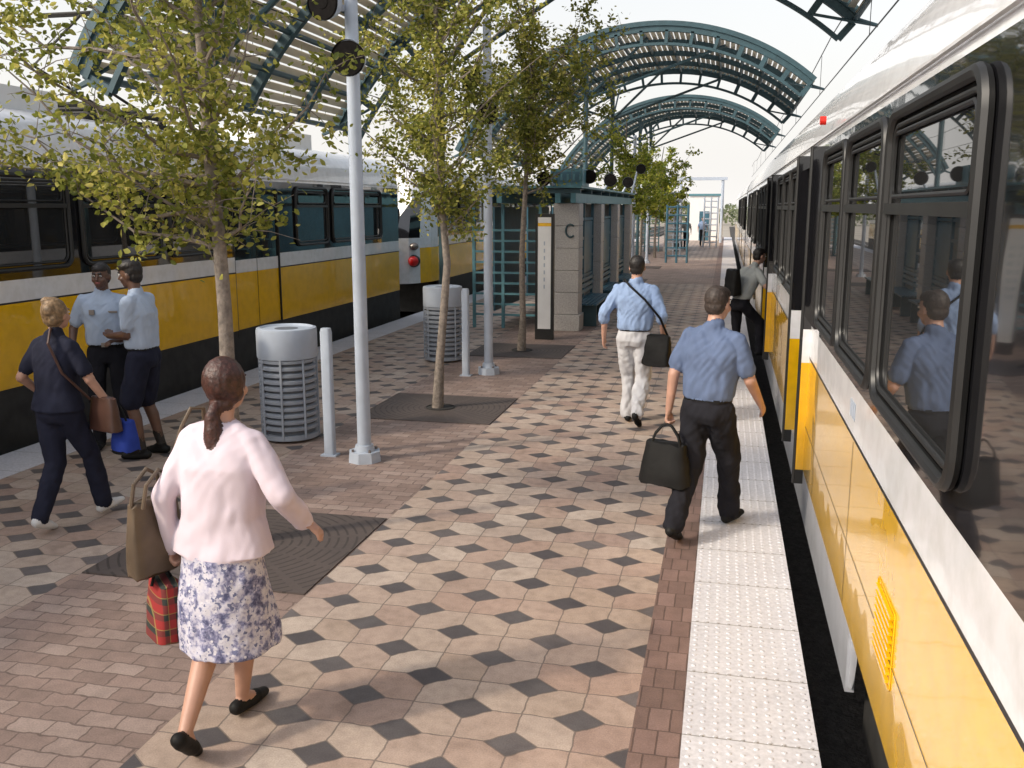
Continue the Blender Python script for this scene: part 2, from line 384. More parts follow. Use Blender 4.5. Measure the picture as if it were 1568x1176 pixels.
# ------------------------------------------------------------------ trains
LR=M('lamp_red',(.6,.01,.01),.3)
def rrect(y0,y1,z0,z1,r,n=5):
    pts=[]
    for cy,cz,a0 in ((y1-r,z1-r,0),(y0+r,z1-r,90),(y0+r,z0+r,180),(y1-r,z0+r,270)):
        for i in range(n+1):
            a=math.radians(a0+90*i/n); pts.append((cy+r*math.cos(a),cz+r*math.sin(a)))
    return pts
def train(name,s,sg,y0,y1,Z,windows,doors,skirt_gaps=(),nose0=False,nose1=False):
    P=root(name,(s+sg*1.35,(y0+y1)/2,-.44))
    zb,zy,zw,zt=Z
    b=MB()
    side=[(0,zb),(0,zy),(0,zy+.02),(0,zw),(0,zt)]
    smat=[YEL,RUB,WHT,BLK]
    roof=[(0,zt),(.015,zt+.14),(.06,zt+.30),(.16,zt+.46),(.36,zt+.60),(.75,zt+.68),(1.35,zt+.70)]
    def X(o): return s+sg*o
    Wd=2.7
    cuts=sorted(doors); segs=[];c=y0
    for d in cuts: segs.append((c,d[0])); c=d[1]
    segs.append((c,y1))
    for a,e in segs:
        for i in range(4):
            b.add([(X(0),a,side[i][1]),(X(0),e,side[i][1]),(X(0),e,side[i+1][1]),(X(0),a,side[i+1][1])],[(0,1,2,3)],smat[i])
    for d in cuts:
        b.add([(X(0),d[0],zt-.12),(X(0),d[1],zt-.12),(X(0),d[1],zt),(X(0),d[0],zt)],[(0,1,2,3)],BLK)
    for i in range(4):
        b.add([(X(Wd),y0,side[i][1]),(X(Wd),y1,side[i][1]),(X(Wd),y1,side[i+1][1]),(X(Wd),y0,side[i+1][1])],[(0,1,2,3)],smat[i])
    full=roof+[(Wd-o,z) for o,z in roof[::-1][1:]]
    nr=len(full)
    vs=[(X(o),yy,z) for yy in (y0,y1) for o,z in full]
    b.add(vs,[(i,i+1,nr+i+1,nr+i) for i in range(nr-1)],WHT)
    b.tube([(X(-.01),y0+.1,zt+.05),(X(-.01),y1-.1,zt+.05)],.012,WHT,6)
    prof=[(0,zb),(0,zy),(0,zw),(0,zt)]+roof[1:]
    pf=prof+[(Wd-o,z) for o,z in prof[::-1][1:]]
    for ye,ns,dr in ((y0,nose0,-1),(y1,nose1,1)):
        if ns:
            rings=[(0,0,0),(.45,.04,.02),(.95,.16,.12),(1.25,.34,.40),(1.4,.60,1.0)]
            vr=[]
            for dy,ins,low in rings:
                k=(Wd/2-ins)/(Wd/2)
                for o,z in pf:
                    zz=z-low*max(0,(z-zw)/(zt+.7-zw)); yy=ye+dr*dy*(1-.35*max(0,(z-zw)/(zt+.7-zw)))
                    vr.append((X(Wd/2+(o-Wd/2)*k),yy,zz))
            m=len(pf)
            for j in range(len(rings)-1):
                for i in range(m-1):
                    zc=(pf[i][1]+pf[i+1][1])/2
                    mt=YEL if (zc<zy and j<2) else WHT
                    if zw<zc<zt and j>=2: mt=BLK
                    b.add([vr[j*m+i],vr[j*m+i+1],vr[(j+1)*m+i+1],vr[(j+1)*m+i]],[(0,1,2,3)],mt)
            q=[vr[(len(rings)-1)*m+i] for i in range(m)]
            b.add(q,[tuple(range(m))],BLK)
            b.ell((X(.26),ye+dr*1.14,zw-.55),(.17,.15,.15),RUB); b.ell((X(.24),ye+dr*1.22,zw-.55),(.13,.12,.12),LR)
            b.ell((X(.24),ye+dr*1.15,zw-.20),(.11,.11,.09),STEEL); b.ell((X(Wd-.35),ye+dr*1.2,zw-.5),(.10,.10,.09),LR)
        else:
            b.add([(X(o),ye,z) for o,z in pf],[tuple(range(len(pf)))],BLK)
    sk=GREYP if zb<.4 else UND
    c=y0
    for g in list(skirt_gaps)+[(y1,y1)]:
        if g[0]-c>.02: b.bx(X(.004),X(.05),c,g[0],-.08 if zb<.4 else -.2,zb,sk)
        if g[1]>g[0]:
            for sx,yy in ((1,g[0]),(-1,g[1])):
                pts=[(X(.02),yy,zb),(X(.02),yy,-.05)]+[(X(.02),yy+sx*.22*math.sin(k*math.pi/12),-.05+(zb+.05)*(1-math.cos(k*math.pi/12))) for k in range(1,7)]
                b.add(pts,[tuple(range(len(pts)))],sk)
        c=g[1]
    b.bx(X(.30),X(Wd-.1),y0+.1,y1-.1,-.25,zb+.02,UND)
    b.obj('car_body',P,smooth=True,ang=25)
    b=MB()
    k=[(g[0]+g[1])/2 for g in skirt_gaps] or [y0+3,y1-3]
    for c in k:
        b.bx(X(.12),X(Wd-.12),c-1.1,c+1.1,-.35,-.02,UND)
        for dy in (-.85,.85):
            for o in (.45,Wd-.45): b.cyl((X(o-.07),c+dy,-.09),(X(o+.07),c+dy,-.09),.34,.34,UND,28)
    b.obj('bogie',P)
    b=MB(); zs=zw+.10; ze=zt-.08; zm=zs+(ze-zs)*.68
    fx=X(-.018)
    for (a,e) in windows:
        b.add([(X(-.006),yy,zz) for yy,zz in rrect(a+.02,e-.02,zs+.02,ze-.02,.08)],[tuple(range(24))],GLS)
        for off,rr in ((0,.024),(.05,.012)):
            b.tube([(fx+sg*(-.004 if off==0 else .004),yy,zz) for yy,zz in rrect(a+off,e-off,zs+off,ze-off,.12-off*.6)],rr,RUB,8,closed=True)
        b.bar((fx,a+.03,zm),(fx,e-.03,zm),.04,.045,RUB)
        b.tube([(fx,yy,zz) for yy,zz in rrect(a+.09,e-.09,zm+.05,ze-.08,.05)],.010,RUB,6,closed=True)
    if windows: b.obj('window_frames',P)
    b=MB()
    for d in doors:
        a,e,kind=d
        if kind=='closed':
            m=(a+e)/2
            for p,q in ((a+.02,m-.012),(m+.012,e-.02)):
                b.bx(X(.03),X(.06),p,q,zb-.12,zy,YEL); b.bx(X(.03),X(.06),p,q,zy+.001,zw-.05,WHT); b.bx(X(.03),X(.06),p,q,zw-.049,zt-.12,BLK)
                b.add([(X(.024),yy,zz) for yy,zz in rrect(p+.08,q-.08,zw+.08,zt-.3,.06)],[tuple(range(24))],GLS)
            b.bx(X(.035),X(.07),m-.012,m+.012,zb-.1,zt-.12,RUB)
            for yy in (a+.008,e-.008): b.bx(X(.0),X(.06),yy-.008,yy+.008,zb-.1,zt-.12,RUB)
        else:
            IN=bpy.data.materials.get('interior') or M('interior',(.16,.16,.16),.6)
            b.bx(X(.9),X(.92),a-.1,e+.1,-.1,zt,UND)
            b.bx(X(.06),X(.9),a-.03,a-.005,-.1,zt,IN); b.bx(X(.06),X(.9),e+.005,e+.03,-.1,zt,IN)
            b.bx(X(.04),X(.9),a,e,-.1,.12,UND); b.bx(X(.3),X(.9),a,e,.12,.36,IN); b.bx(X(.55),X(.9),a,e,.36,.6,IN)
            for yy in (a,e):
                b.bx(X(-.06),X(.05),yy-.02,yy+.02,.16,.28,RUB)
                b.bx(X(-.06),X(.05),yy-.02,yy+.02,.28,1.17,YEL)
                b.bx(X(-.06),X(.05),yy-.02,yy+.02,1.17,1.44,WHT)
                b.bx(X(-.06),X(.05),yy-.02,yy+.02,1.44,2.86,BLK)
                b.tube([(X(-.065),yy,.16),(X(-.065),yy,2.86)],.018,RUB,8)
            b.tube([(X(.02),a+.12,.9),(X(.0),a+.14,1.2),(X(.02),a+.12,1.6)],.014,YEL)
    if doors: b.obj('doors',P)
    return P
P=train('light_rail_train',.70,1,-6,34,(.28,1.20,1.47,2.86),
  [(-4.5,-3.1),(-2.9,-1.5),(2.84,4.36),(4.48,5.78),(5.9,7.1),(9.5,10.6),(10.75,11.9),(12.0,13.2),(16.3,17.6),(17.8,19.1),(19.3,20.6),(22.6,23.9),(24.1,25.4),(27.5,29),(29.2,30.6)],
  [(7.72,9.15,'open'),(14.2,15.7,'open'),(21,22.4,'closed'),(25.7,27.1,'closed')],
  [(2.7,4.72),(16.5,19.5),(28,30.5)])
b=MB()
for i in range(9):
    z=.57+i*.033
    b.bar((.690,3.60,z),(.690,3.95,z),.016,.012,YEL)
b.tube([(.697,yy,zz) for yy,zz in rrect(3.57,3.98,.54,.86,.02)],.003,YEL,6,closed=True)
for yy in (1.2,5.0,6.9,10.1,12.5,16,18,20): b.bx(.6975,.6985,yy-.003,yy+.003,.3,1.19,RUB)
b.bx(.6972,.6985,-6,7.7,.641,.644,RUB)
b.cyl((.66,7.1,3.0),(.62,7.1,3.0),.03,.03,M('marker_red',(.6,.02,.01),.3),12)
for k in range(3): b.bx(.6965,.6985,5.0+k*.07,5.05+k*.07,1.30,1.39,POLE)
b.obj('side_details',P)
train('light_rail_train',.70,1,35,72,(.28,1.20,1.47,2.86),
  [(a,a+1.3) for a in (36.5,38,39.5,43.5,45,46.5,50,51.5,53)],[(41.5,43,'closed'),(48,49.4,'closed')])
PL=train('light_rail_train',-7.05,-1,-6,19.7,(.58,1.43,1.67,2.80),
  [(-1,.4),(.6,2.0),(2.2,3.6),(5.9,7.3),(7.5,9.0),(9.2,10.7),(10.9,12.3),(14.6,15.9),(16.1,17.4),(17.6,18.6)],
  [(4.1,5.5,'closed'),(12.55,14.0,'closed')],nose1=False)
train('light_rail_train',-7.05,-1,22.6,60,(.58,1.43,1.67,2.80),
  [(24.6,26),(26.2,27.6),(27.8,29.2),(31.6,33),(33.2,34.6),(34.8,36.2),(40,42)],[(29.5,31,'closed'),(37,38.5,'closed')],nose0=True)
b=MB()
b.bx(-7.75,-9.0,8.6,9.9,3.45,3.72,SIGNW); b.bx(-7.8,-9.0,14.8,17.0,3.45,3.75,SIGNW)
b.bx(-7.7,-9.1,10.3,12.2,3.47,3.52,UND)
for x in (-7.75,-8.95):
    b.tube([(x,10.4,3.6),(x,12.1,3.6)],.035,UND)
    for yy in (10.5,11.2,12.0): b.cyl((x,yy,3.5),(x,yy,3.68),.06,.045,UND,10)
for yy in (10.5,11.0,11.5,12.0): b.tube([(-7.75,yy,3.66),(-8.95,yy,3.66)],.03,UND)
for x in (-8.1,-8.6):
    b.tube([(x,12.1,3.7),(x,10.6,4.15),(x,11.6,4.95)],.022,UND)
b.tube([(-7.7,11.6,4.95),(-9.1,11.6,4.95)],.025,UND)
b.tube([(-7.7,11.4,4.93),(-9.1,11.4,4.93)],.02,UND)
b.obj('pantograph',PL)
b=MB()
for xc in (-8.4,2.05):
    for z in (5.02,5.9):
        b.tube([(xc,yy,z+(.0 if z<5.1 else .12*math.cos(yy/3.2))) for yy in range(-10,90,4)],.012,RUB,5)
    for yy in range(-8,88,8): b.tube([(xc,yy,5.02),(xc,yy,5.9)],.006,RUB,4)
b.tube([(-12,4,7.2),(-6,13.,5.0)],.012,RUB,5); b.tube([(-13,4,6.6),(-8.4,14,5.0)],.012,RUB,5)
b.obj('overhead_wires')

# ------------------------------------------------------------------ canopies
CX,CZ,RR=-2.0,.9,6.1
def AP(a,r,y): return V((CX+r*math.sin(math.radians(a)),y,CZ+r*math.cos(math.radians(a))))
def arcstrip(b,r0,r1,ya,yb,a0,a1,st,mat):
    n=int((a1-a0)/st); vs=[]
    for i in range(n+1):
        a=a0+(a1-a0)*i/n
        vs+= [AP(a,r0,ya),AP(a,r1,ya),AP(a,r1,yb),AP(a,r0,yb)]
    fs=[]
    for i in range(n):
        for k in range(4):
            fs.append((i*4+k,i*4+(k+1)%4,(i+1)*4+(k+1)%4,(i+1)*4+k))
    fs.append((0,1,2,3)); fs.append((n*4,n*4+3,n*4+2,n*4+1)); b.add(vs,fs,mat)
def canopy(y0,y1,cols):
    A0,A1=-60.5,41
    P=root('arched_canopy',(CX,(y0+y1)/2,0))
    b=MB(); a=A0+.6
    while a<A1-.6:
        v=[AP(a,6.13,y0+.12),AP(a+1.0,6.17,y0+.12),AP(a+1.0,6.17,y1-.12),AP(a,6.13,y1-.12)]
        v2=[AP(a,6.145,y0+.12),AP(a+1.0,6.185,y0+.12),AP(a+1.0,6.185,y1-.12),AP(a,6.145,y1-.12)]
        b.add(v+v2,[(0,1,2,3),(7,6,5,4),(0,4,5,1),(1,5,6,2),(2,6,7,3),(3,7,4,0)],DECK)
        a+=1.45
    b.obj('deck_slats',P,smooth=False)
    b=MB()
    n=4
    for i in range(n+1):
        y=y0+(y1-y0)*i/n
        arcstrip(b,5.98,6.12,y-.06,y+.06,A0,A1,2,TEAL)
        if i in (0,n):
            arcstrip(b,5.64,5.71,y-.05,y+.05,A0,A1,2,TEAL)
            arcstrip(b,6.12,6.24,y-.1,y+.1,A0,A1,2,TEAL)
            a=A0
            while a<=A1+.1:
                b.bar(AP(a,5.68,y),AP(a,6.02,y),.08,.12,TEAL); a+=6.34
    a=A0
    while a<=A1+.1:
        p=AP(a,6.06,y0); q=AP(a,6.06,y1)
        b.tube([p,q],.045,TEAL,6); a+=6.34
    for (x,y) in cols:
        at=math.degrees(math.asin((x-CX)/6.0)); top=AP(at,5.98,y)
        b.cyl((x,y,0),(x,y,top.z),.07,.065,TEAL,14); b.cyl((x,y,0),(x,y,.05),.15,.15,TEAL,14)
        for da in (-16,16,36):
            if A0<at+da<A1: b.tube([(x,y,top.z-1.25),AP(at+da,5.98,y)],.04,TEAL,8)
        b.tube([(x,y,top.z-1.25),AP(at,5.98,y+2)],.03,TEAL,8); b.tube([(x,y,top.z-1.25),AP(at,5.98,y-1.2)],.03,TEAL,8)
    for y in (y0+.2,y1-.2):
        for s in (A0,A1):
            p=AP(s,6.05,y); b.tube([p,p+V((math.copysign(.35,s),0,-.12))],.03,TEAL,6)
            b.tube([p+V((math.copysign(.35,s),0,-.12)),AP(s-math.copysign(6,s),5.7,y)],.025,TEAL,6)
    b.obj('steel_ribs',P)
canopy(9.8,17.3,[(-6.10,10.5),(-5.15,16.8)])
canopy(25.6,33.6,[(-3.9,26.4),(-3.9,32.6)])
canopy(42,50,[(-3.9,43),(-3.9,49)])

# ------------------------------------------------------------------ street furniture
LENS=M('speaker_black',(.010,.009,.009),.95,var=.3,scale=30,spec=.1)
def speaker(b,c,r=.145,d=(0,-1,-.06)):
    d=V(d).normalized(); c=V(c)
    b.tube([c,c+d*.02],[r,r],LENS,28); b.tube([c-d*.16,c-d*.10,c-d*.001],[r*.55,r*.85,r*1.04],POLE,28)
    b.tube([c+d*.0,c+d*.03],[r*1.04,r*1.06],LENS,28,caps=False)
    b.tube([c+d*.021,c+d*.024],[r*.4,r*.38],LENS,20)
def lamp_post(x,y,h=4.9):
    P=root('loudspeaker_pole',(x,y,0)); b=MB()
    b.cyl((x,y,0),(x,y,.10),.165,.155,POLE,8); b.cyl((x,y,.10),(x,y,.16),.10,.085,POLE,24)
    for k in range(4):
        a=math.pi/4+k*math.pi/2; b.cyl((x+.12*math.cos(a),y+.12*math.sin(a),.10),(x+.12*math.cos(a),y+.12*math.sin(a),.125),.014,.014,STEEL,6)
    b.cyl((x,y,.1),(x,y,h),.066,.058,POLE,24)
    b.ell((x,y,h),(.06,.06,.04),POLE)
    b.obj('pole',P); b=MB()
    b.bar((x,y,3.70),(x+.05,y-.12,3.70),.05,.05,POLE); speaker(b,(x+.07,y-.26,3.66))
    b.bar((x,y,4.12),(x-.16,y-.05,4.12),.05,.05,POLE); speaker(b,(x-.17,y-.2,4.14),.145,(-.25,-1,-.1))
    b.tube([(x,y,4.22),(x,y,4.3)],.08,POLE,16); b.obj('loudspeakers',P)
for y in (8.12,12.98,34.5,41): lamp_post(-3.3,y)
def trash(x,y):
    P=root('litter_bin',(x,y,0)); b=MB(); r=.30
    b.cyl((x,y,.06),(x,y,.88),r-.045,r-.045,CAND,32)
    for i in range(11):
        z=.12+i*.07
        b.tube([(x,y,z),(x,y,z+.012),(x,y,z+.042),(x,y,z+.054)],[r-.04,r-.004,r-.002,r-.04],CANG,36,caps=False)
    for k in range(8):
        a=2*math.pi*k/8+.2; b.bar((x+r*math.cos(a),y+r*math.sin(a),.05),(x+r*math.cos(a),y+r*math.sin(a),.88),.022,.012,CANG)
    b.cyl((x,y,.03),(x,y,.08),r,r,CANG,36)
    b.tube([(x,y,.87),(x,y,.885),(x,y,1.15),(x,y,1.175),(x,y,1.185)],[r+.004,r+.01,r+.01,r+.004,r-.03],POLE,40,caps=False)
    b.tube([(x,y,1.185),(x,y,1.165)],[r-.03,r-.05],POLE,40,caps=False)
    b.cyl((x,y,1.13),(x,y,1.165),r-.05,r-.05,POLE,40); b.cyl((x,y,1.1651),(x,y,1.168),.12,.12,CAND,24)
    for k in range(3):
        a=k*2.1; b.cyl((x+.2*math.cos(a),y+.2*math.sin(a),0),(x+.2*math.cos(a),y+.2*math.sin(a),.06),.03,.03,CAND,8)
    b.obj('bin_body',P)
trash(-4.40,8.80); trash(-4.30,14.0)
def bollard(x,y):
    b=MB(); b.loft([((x,y,0),.052,.045),((x,y,1.22),.052,.045),((x,y,1.26),.044,.036)],POLE,16,4)
    b.bx(x-.08,x+.08,y-.06,y+.06,0,.015,POLE); b.obj('bollard_post')
bollard(-3.70,8.22); bollard(-3.58,12.75)
b=MB()
x,y=-3.18,16.7
b.bx(x-.17,x+.17,y-.05,y+.05,0,2.28,RUB); b.bx(x-.12,x+.12,y-.056,y-.05,.20,2.22,SIGNW); b.bx(x-.12,x+.12,y-.0575,y-.0561,2.06,2.12,YEL)
for k in range(7): b.bx(x-.012,x+.012,y-.0575,y-.0561,1.72-k*.13,1.79-k*.13,POLE)
b.obj('station_sign',bevel=.006)
def shelter(y0,n,pitch):
    P=root('platform_shelter',(-3.4,y0,0)); b=MB()
    for i in range(n):
        y=y0+i*pitch; x=-3.0
        b.bx(x-.28,x+.28,y-.28,y+.28,0,.32,GRAN)
        for k in range(5): b.bx(x-.25,x+.25,y-.25,y+.25,.325+k*.43,.75+k*.43,GRAN)
    b.obj('stone_columns',P,bevel=.01)
    b=MB(); L=y0+(n-1)*pitch
    for x in (-2.85,-3.15,-4.3,-4.6): b.bx(x-.05,x+.05,y0-.4,L+.5,2.48,2.66,TEALL)
    for i in range(n*2):
        y=y0-.3+i*(L-y0+.7)/(n*2-1); b.bx(-4.7,-2.72,y-.04,y+.04,2.66,2.74,TEAL)
    b.bx(-4.7,-2.7,y0-.4,L+.5,2.76,2.80,TEALL)
    b.bx(-3.3,-2.68,y0-.38,y0+.5,2.80,3.12,TEALL); b.bx(-3.25,-2.73,y0-.395,y0-.38,2.86,3.06,TEALB)
    for k in range(5): b.bx(-3.22+k*.12,-3.18+k*.12,y0-.41,y0-.395,2.9,3.02,TEALL)
    for i in range(n-1):
        ya=y0+i*pitch+.3; yb=y0+(i+1)*pitch-.3
        for yy in (ya,(ya+yb)/2,yb): b.bx(-2.98,-2.92,yy-.03,yy+.03,0,2.48,TEALB)
        for z in (.45,.95,1.35,1.75,2.15): b.bx(-2.97,-2.93,ya,yb,z-.03,z+.03,TEALB)
        b.bx(-2.965,-2.935,(ya+yb)/2+.1,yb-.1,1.0,2.1,TEALB)
        b.bx(-4.6,-4.56,ya,yb,.3,2.4,TEALB)
        for k in range(5): b.bx(-2.90+k*.09,-2.83+k*.09,ya+.1,yb-.1,.44,.475,TEALB)
        for yy in (ya+.3,yb-.3): b.bx(-2.88,-2.5,yy-.03,yy+.03,0,.44,TEAL)
        for k in range(3): b.bx(-2.92,-2.89,ya+.1,yb-.1,.6+k*.12,.67+k*.12,TEALB)
    for x in (-4.9,-4.3,-3.55): b.bx(x-.03,x+.03,y0-.1,y0-.04,0,2.45,TEALL)
    for x in (-4.55,): b.bx(x-.04,x+.04,L,L+.08,0,2.48,TEALL)
    for k in range(9): b.bx(-4.9,-3.55,y0-.095,y0-.045,.25+k*.21,.29+k*.21,TEALL)
    b.obj('teal_frame',P)
    b=MB(); speaker(b,(-3.35,y0-.75,2.92),.13); speaker(b,(-2.62,y0+.1,2.98),.13,(.2,-1,0)); speaker(b,(-2.6,y0+pitch,3.0),.14,(.2,-1,0)); speaker(b,(-2.6,y0+2.2*pitch,3.05),.14,(.2,-1,0)); speaker(b,(-2.5,y0+3*pitch,3.5),.14,(.2,-1,0))
    b.tube([(-3.35,y0-.6,2.92),(-3.2,y0-.3,2.78)],.03,POLE)
    for k,z in ((.1,2.98),(pitch,3.0),(2.2*pitch,3.05),(3*pitch,3.5)): b.tube([(-2.6,y0+k+.1,z),(-2.78,y0+k+.15,2.75)],.03,POLE)
    b.obj('loudspeakers',P)
    b=MB(); pts=[(-2.92+.09*math.cos(math.radians(a)),y0-.262,1.95+.12*math.sin(math.radians(a))) for a in range(45,320,15)]
    b.tube(pts,.018,TEAL,6); b.obj('letter',P)
shelter(18.2,4,3.3)
shelter(52,3,3)
def frame(x0,x1,y,h,mat,name):
    b=MB()
    for x in (x0,(x0+x1)/2,x1): b.cyl((x,y,0),(x,y,h),.05,.05,mat,8)
    k=.3
    while k<h: b.tube([(x0,y,k),(x1,y,k)],.035,mat,6); k+=.35
    b.obj(name)
frame(-2.5,-1.6,41.5,2.5,TEALB,'ladder_rack'); frame(-1.3,-.5,58,3.0,POLE,'ladder_rack')
frame(-2.9,-2.2,48,3.2,POLE,'ladder_rack')
b=MB()
for x in (-3.1,-.3): b.cyl((x,66,0),(x,66,4.2),.10,.10,POLE,10)
b.bx(-3.3,0,65.85,66.15,4.2,4.4,POLE); b.bx(-2.6,-.5,70,72,0,3.2,SIGNW); b.bx(-2.7,-.4,69.9,72.1,3.2,3.35,TEALL); b.bx(-1.9,-1.2,69.95,69.99,0,2.1,TEALB)
b.obj('station_gateway')

# ------------------------------------------------------------------ trees
def tree(x,y,top,cx,z0,z1,rx,ry,nl,nleaf,ls,leaf=LEAF,rt=.06,extra=(),lean=()):
    P=root('elm_tree',(x,y,0)); b=MB()
    tr=[]
    for i in range(11):
        z=top*i/10; q=i/10
        ox=(cx-x)*q*q*.5+.05*noise.noise(V((x,y,z*.9))); oy=.05*noise.noise(V((y,x,z)))
        if lean: ox+=np.interp(z,[l[0] for l in lean],[l[1] for l in lean])
        tr.append(V((x+ox,y+oy,z)))
    rad=[rt*(1.35 if i==0 else 1)*(1-.75*(i/10)**1.1) for i in range(11)]
    b.tube(tr,rad,BARK,12)
    def tp(z):
        i=min(9,int(z/top*10)); f=z/top*10-i; return tr[i].lerp(tr[i+1],f)
    twigs=[]
    limbs=[]
    for i in range(nl):
        zs=z0-.35+(z1-z0)*.72*(i/nl)+random.uniform(-.1,.1); zs=min(zs,top*.97)
        s=tp(zs); a=i*2.4+random.uniform(-.4,.4); rr=random.uniform(.6,1.08)
        q=i/nl; wsc=math.sin(math.pi*min(.95,.25+.75*q*.9))**.5
        e=V((cx+math.cos(a)*rx*rr*wsc,y+math.sin(a)*ry*rr*wsc,min(z1,zs+random.uniform(.4,1.15)*(.6+.4*rx))))
        limbs.append((s,e))
    for s,e in extra: limbs.append((V(s),V(e)))
    for s,e in limbs:
        L=(e-s).length; pts=[]
        for k in range(6):
            f=k/5; p=s.lerp(e,f); p.z-=.07*L*math.sin(f*math.pi)
            p+=V((random.uniform(-1,1),random.uniform(-1,1),random.uniform(-1,1)))*.045*L*(1 if 0<k else 0); pts.append(p)
        b.tube(pts,[rt*.30*(1-.78*k/5) for k in range(6)],BARK,6)
        for k in range(1,6):
            for j in range(3):
                d=V((random.gauss(0,1),random.gauss(0,1),random.gauss(.25,.8))).normalized()*random.uniform(.15,.45)
                q=pts[k]+d; b.tube([pts[k],pts[k].lerp(q,.5)+V((0,0,.02)),q],[.004,.003,.0015],BARK,4,caps=False)
                twigs.append((pts[k],q))
    b.obj('trunk',P)
    per=nleaf/len(twigs); vs=[];fs=[]
    for p,q in twigs:
        n=int(per*random.choice((.2,.6,.9,1.3,2.0)))
        for i in range(n):
            c=p.lerp(q,random.uniform(.1,1.2))+V((random.gauss(0,.06),random.gauss(0,.06),random.gauss(0,.045)))
            d=V((random.gauss(0,1),random.gauss(0,1),random.gauss(-.2,.7))).normalized()
            u=d.cross(V((random.gauss(0,1),random.gauss(0,1),random.gauss(0,1)))).normalized()
            L=ls*random.uniform(.6,1.25); W=L*.29; k=len(vs); nn=d.cross(u)*W*.25
            vs+=[c,c+d*L*.35+u*W+nn,c+d*L,c+d*L*.35-u*W+nn,c+d*L*.75+u*W*.7+nn*.6,c+d*L*.75-u*W*.7+nn*.6]
            fs+=[(k,k+1,k+4,k+2),(k,k+2,k+5,k+3)]
    me=bpy.data.meshes.new('foliage'); me.from_pydata([tuple(v) for v in vs],[],fs); me.materials.append(leaf)
    o=bpy.data.objects.new('foliage',me); COL.objects.link(o); o.parent=P; o.location=-P.location
tree(-3.33,5.8,5.6,-3.8,2.5,6.0,1.2,1.15,28,14500,.054,rt=.060,
     extra=[((-3.36,5.8,2.12),(-4.35,5.7,2.5)),((-3.36,5.8,2.3),(-4.9,5.6,2.75)),((-3.4,5.8,2.6),(-5.1,5.7,3.0)),((-3.3,5.8,2.5),(-2.65,6.0,3.3)),((-3.36,5.8,2.4),(-4.6,6.2,3.1))])
tree(-3.3,10.55,5.8,-3.2,2.45,6.2,1.15,1.0,32,14500,.058,rt=.056,lean=[(0,0),(1.8,.1),(3,0),(6,0)])
tree(-3.3,15.25,5.7,-2.9,3.0,5.9,1.3,1.0,26,10500,.070,rt=.058)
tree(-3.3,31,5.2,-3.2,2.4,5.0,1.2,1.1,16,4500,.11,leaf=LEAF2)
tree(-3.3,38,5.2,-3.0,2.2,5.0,1.3,1.2,16,4500,.12,leaf=LEAF2)
tree(-3.3,45.5,5.2,-2.7,2.0,5.1,1.4,1.2,16,4500,.13,leaf=LEAF2)
vs=[];fs=[]
for i in range(7000):
    u=random.uniform(-1,1); xx=-60+u*70; yy=170+random.uniform(-6,6)
    hh=3.2+1.6*noise.noise(V((xx*.12,0,3)))+1.0*noise.noise(V((xx*.5,1,3)))
    c=V((xx,yy,-.7+random.random()**.7*hh)); d=V((random.gauss(0,1),random.gauss(0,1),random.gauss(0,1))).normalized(); e=d.cross(V((.3,1,.2))).normalized()
    k=len(vs); vs+=[c,c+d*.6,c+e*.5+d*.3]; fs.append((k,k+1,k+2))
me=bpy.data.meshes.new('distant_trees'); me.from_pydata([tuple(v) for v in vs],[],fs); me.materials.append(LEAF3)
o=bpy.data.objects.new('distant_trees',me); COL.objects.link(o)

# ------------------------------------------------------------------ people
def cloth(name,col,var=.10,bump=.15): return M(name,col,.9,var=var,scale=7,bump=bump,bscale=34,bd=.008,spec=.2)
SK1=M('skin_light',(.42,.24,.175),.5,var=.08,scale=12); SK2=M('skin_dark',(.12,.062,.042),.45,var=.12,scale=12)
H_AUB=M('hair_auburn',(.045,.015,.010),.5,var=.5,scale=50,bump=.8,bscale=90)
H_BLK=M('hair_black',(.012,.009,.008),.55,var=.3,scale=50,bump=.6,bscale=90)
H_BRN=M('hair_brown',(.035,.024,.019),.6,var=.45,scale=50,bump=.8,bscale=90)
H_BLD=M('hair_blond',(.20,.13,.07),.55,var=.5,scale=40,bump=.9,bscale=70)
LEATH=M('black_leather',(.008,.008,.008),.6,var=.3,bump=.2,bscale=18,bd=.012,spec=.2)
LIP=M('lips',(.30,.10,.09),.5); EYW=M('eye_white',(.6,.58,.55),.3); EYD=M('eye_dark',(.01,.008,.006),.2)
def ik(a,c,l1,l2,pole):
    d=c-a; L=min(d.length,l1+l2-.002); d.normalize(); c=a+d*L
    x=(L*L+l1*l1-l2*l2)/(2*L); h=math.sqrt(max(0,l1*l1-x*x))
    p=(pole-d*pole.dot(d)).normalized(); return a+d*x+p*h, c
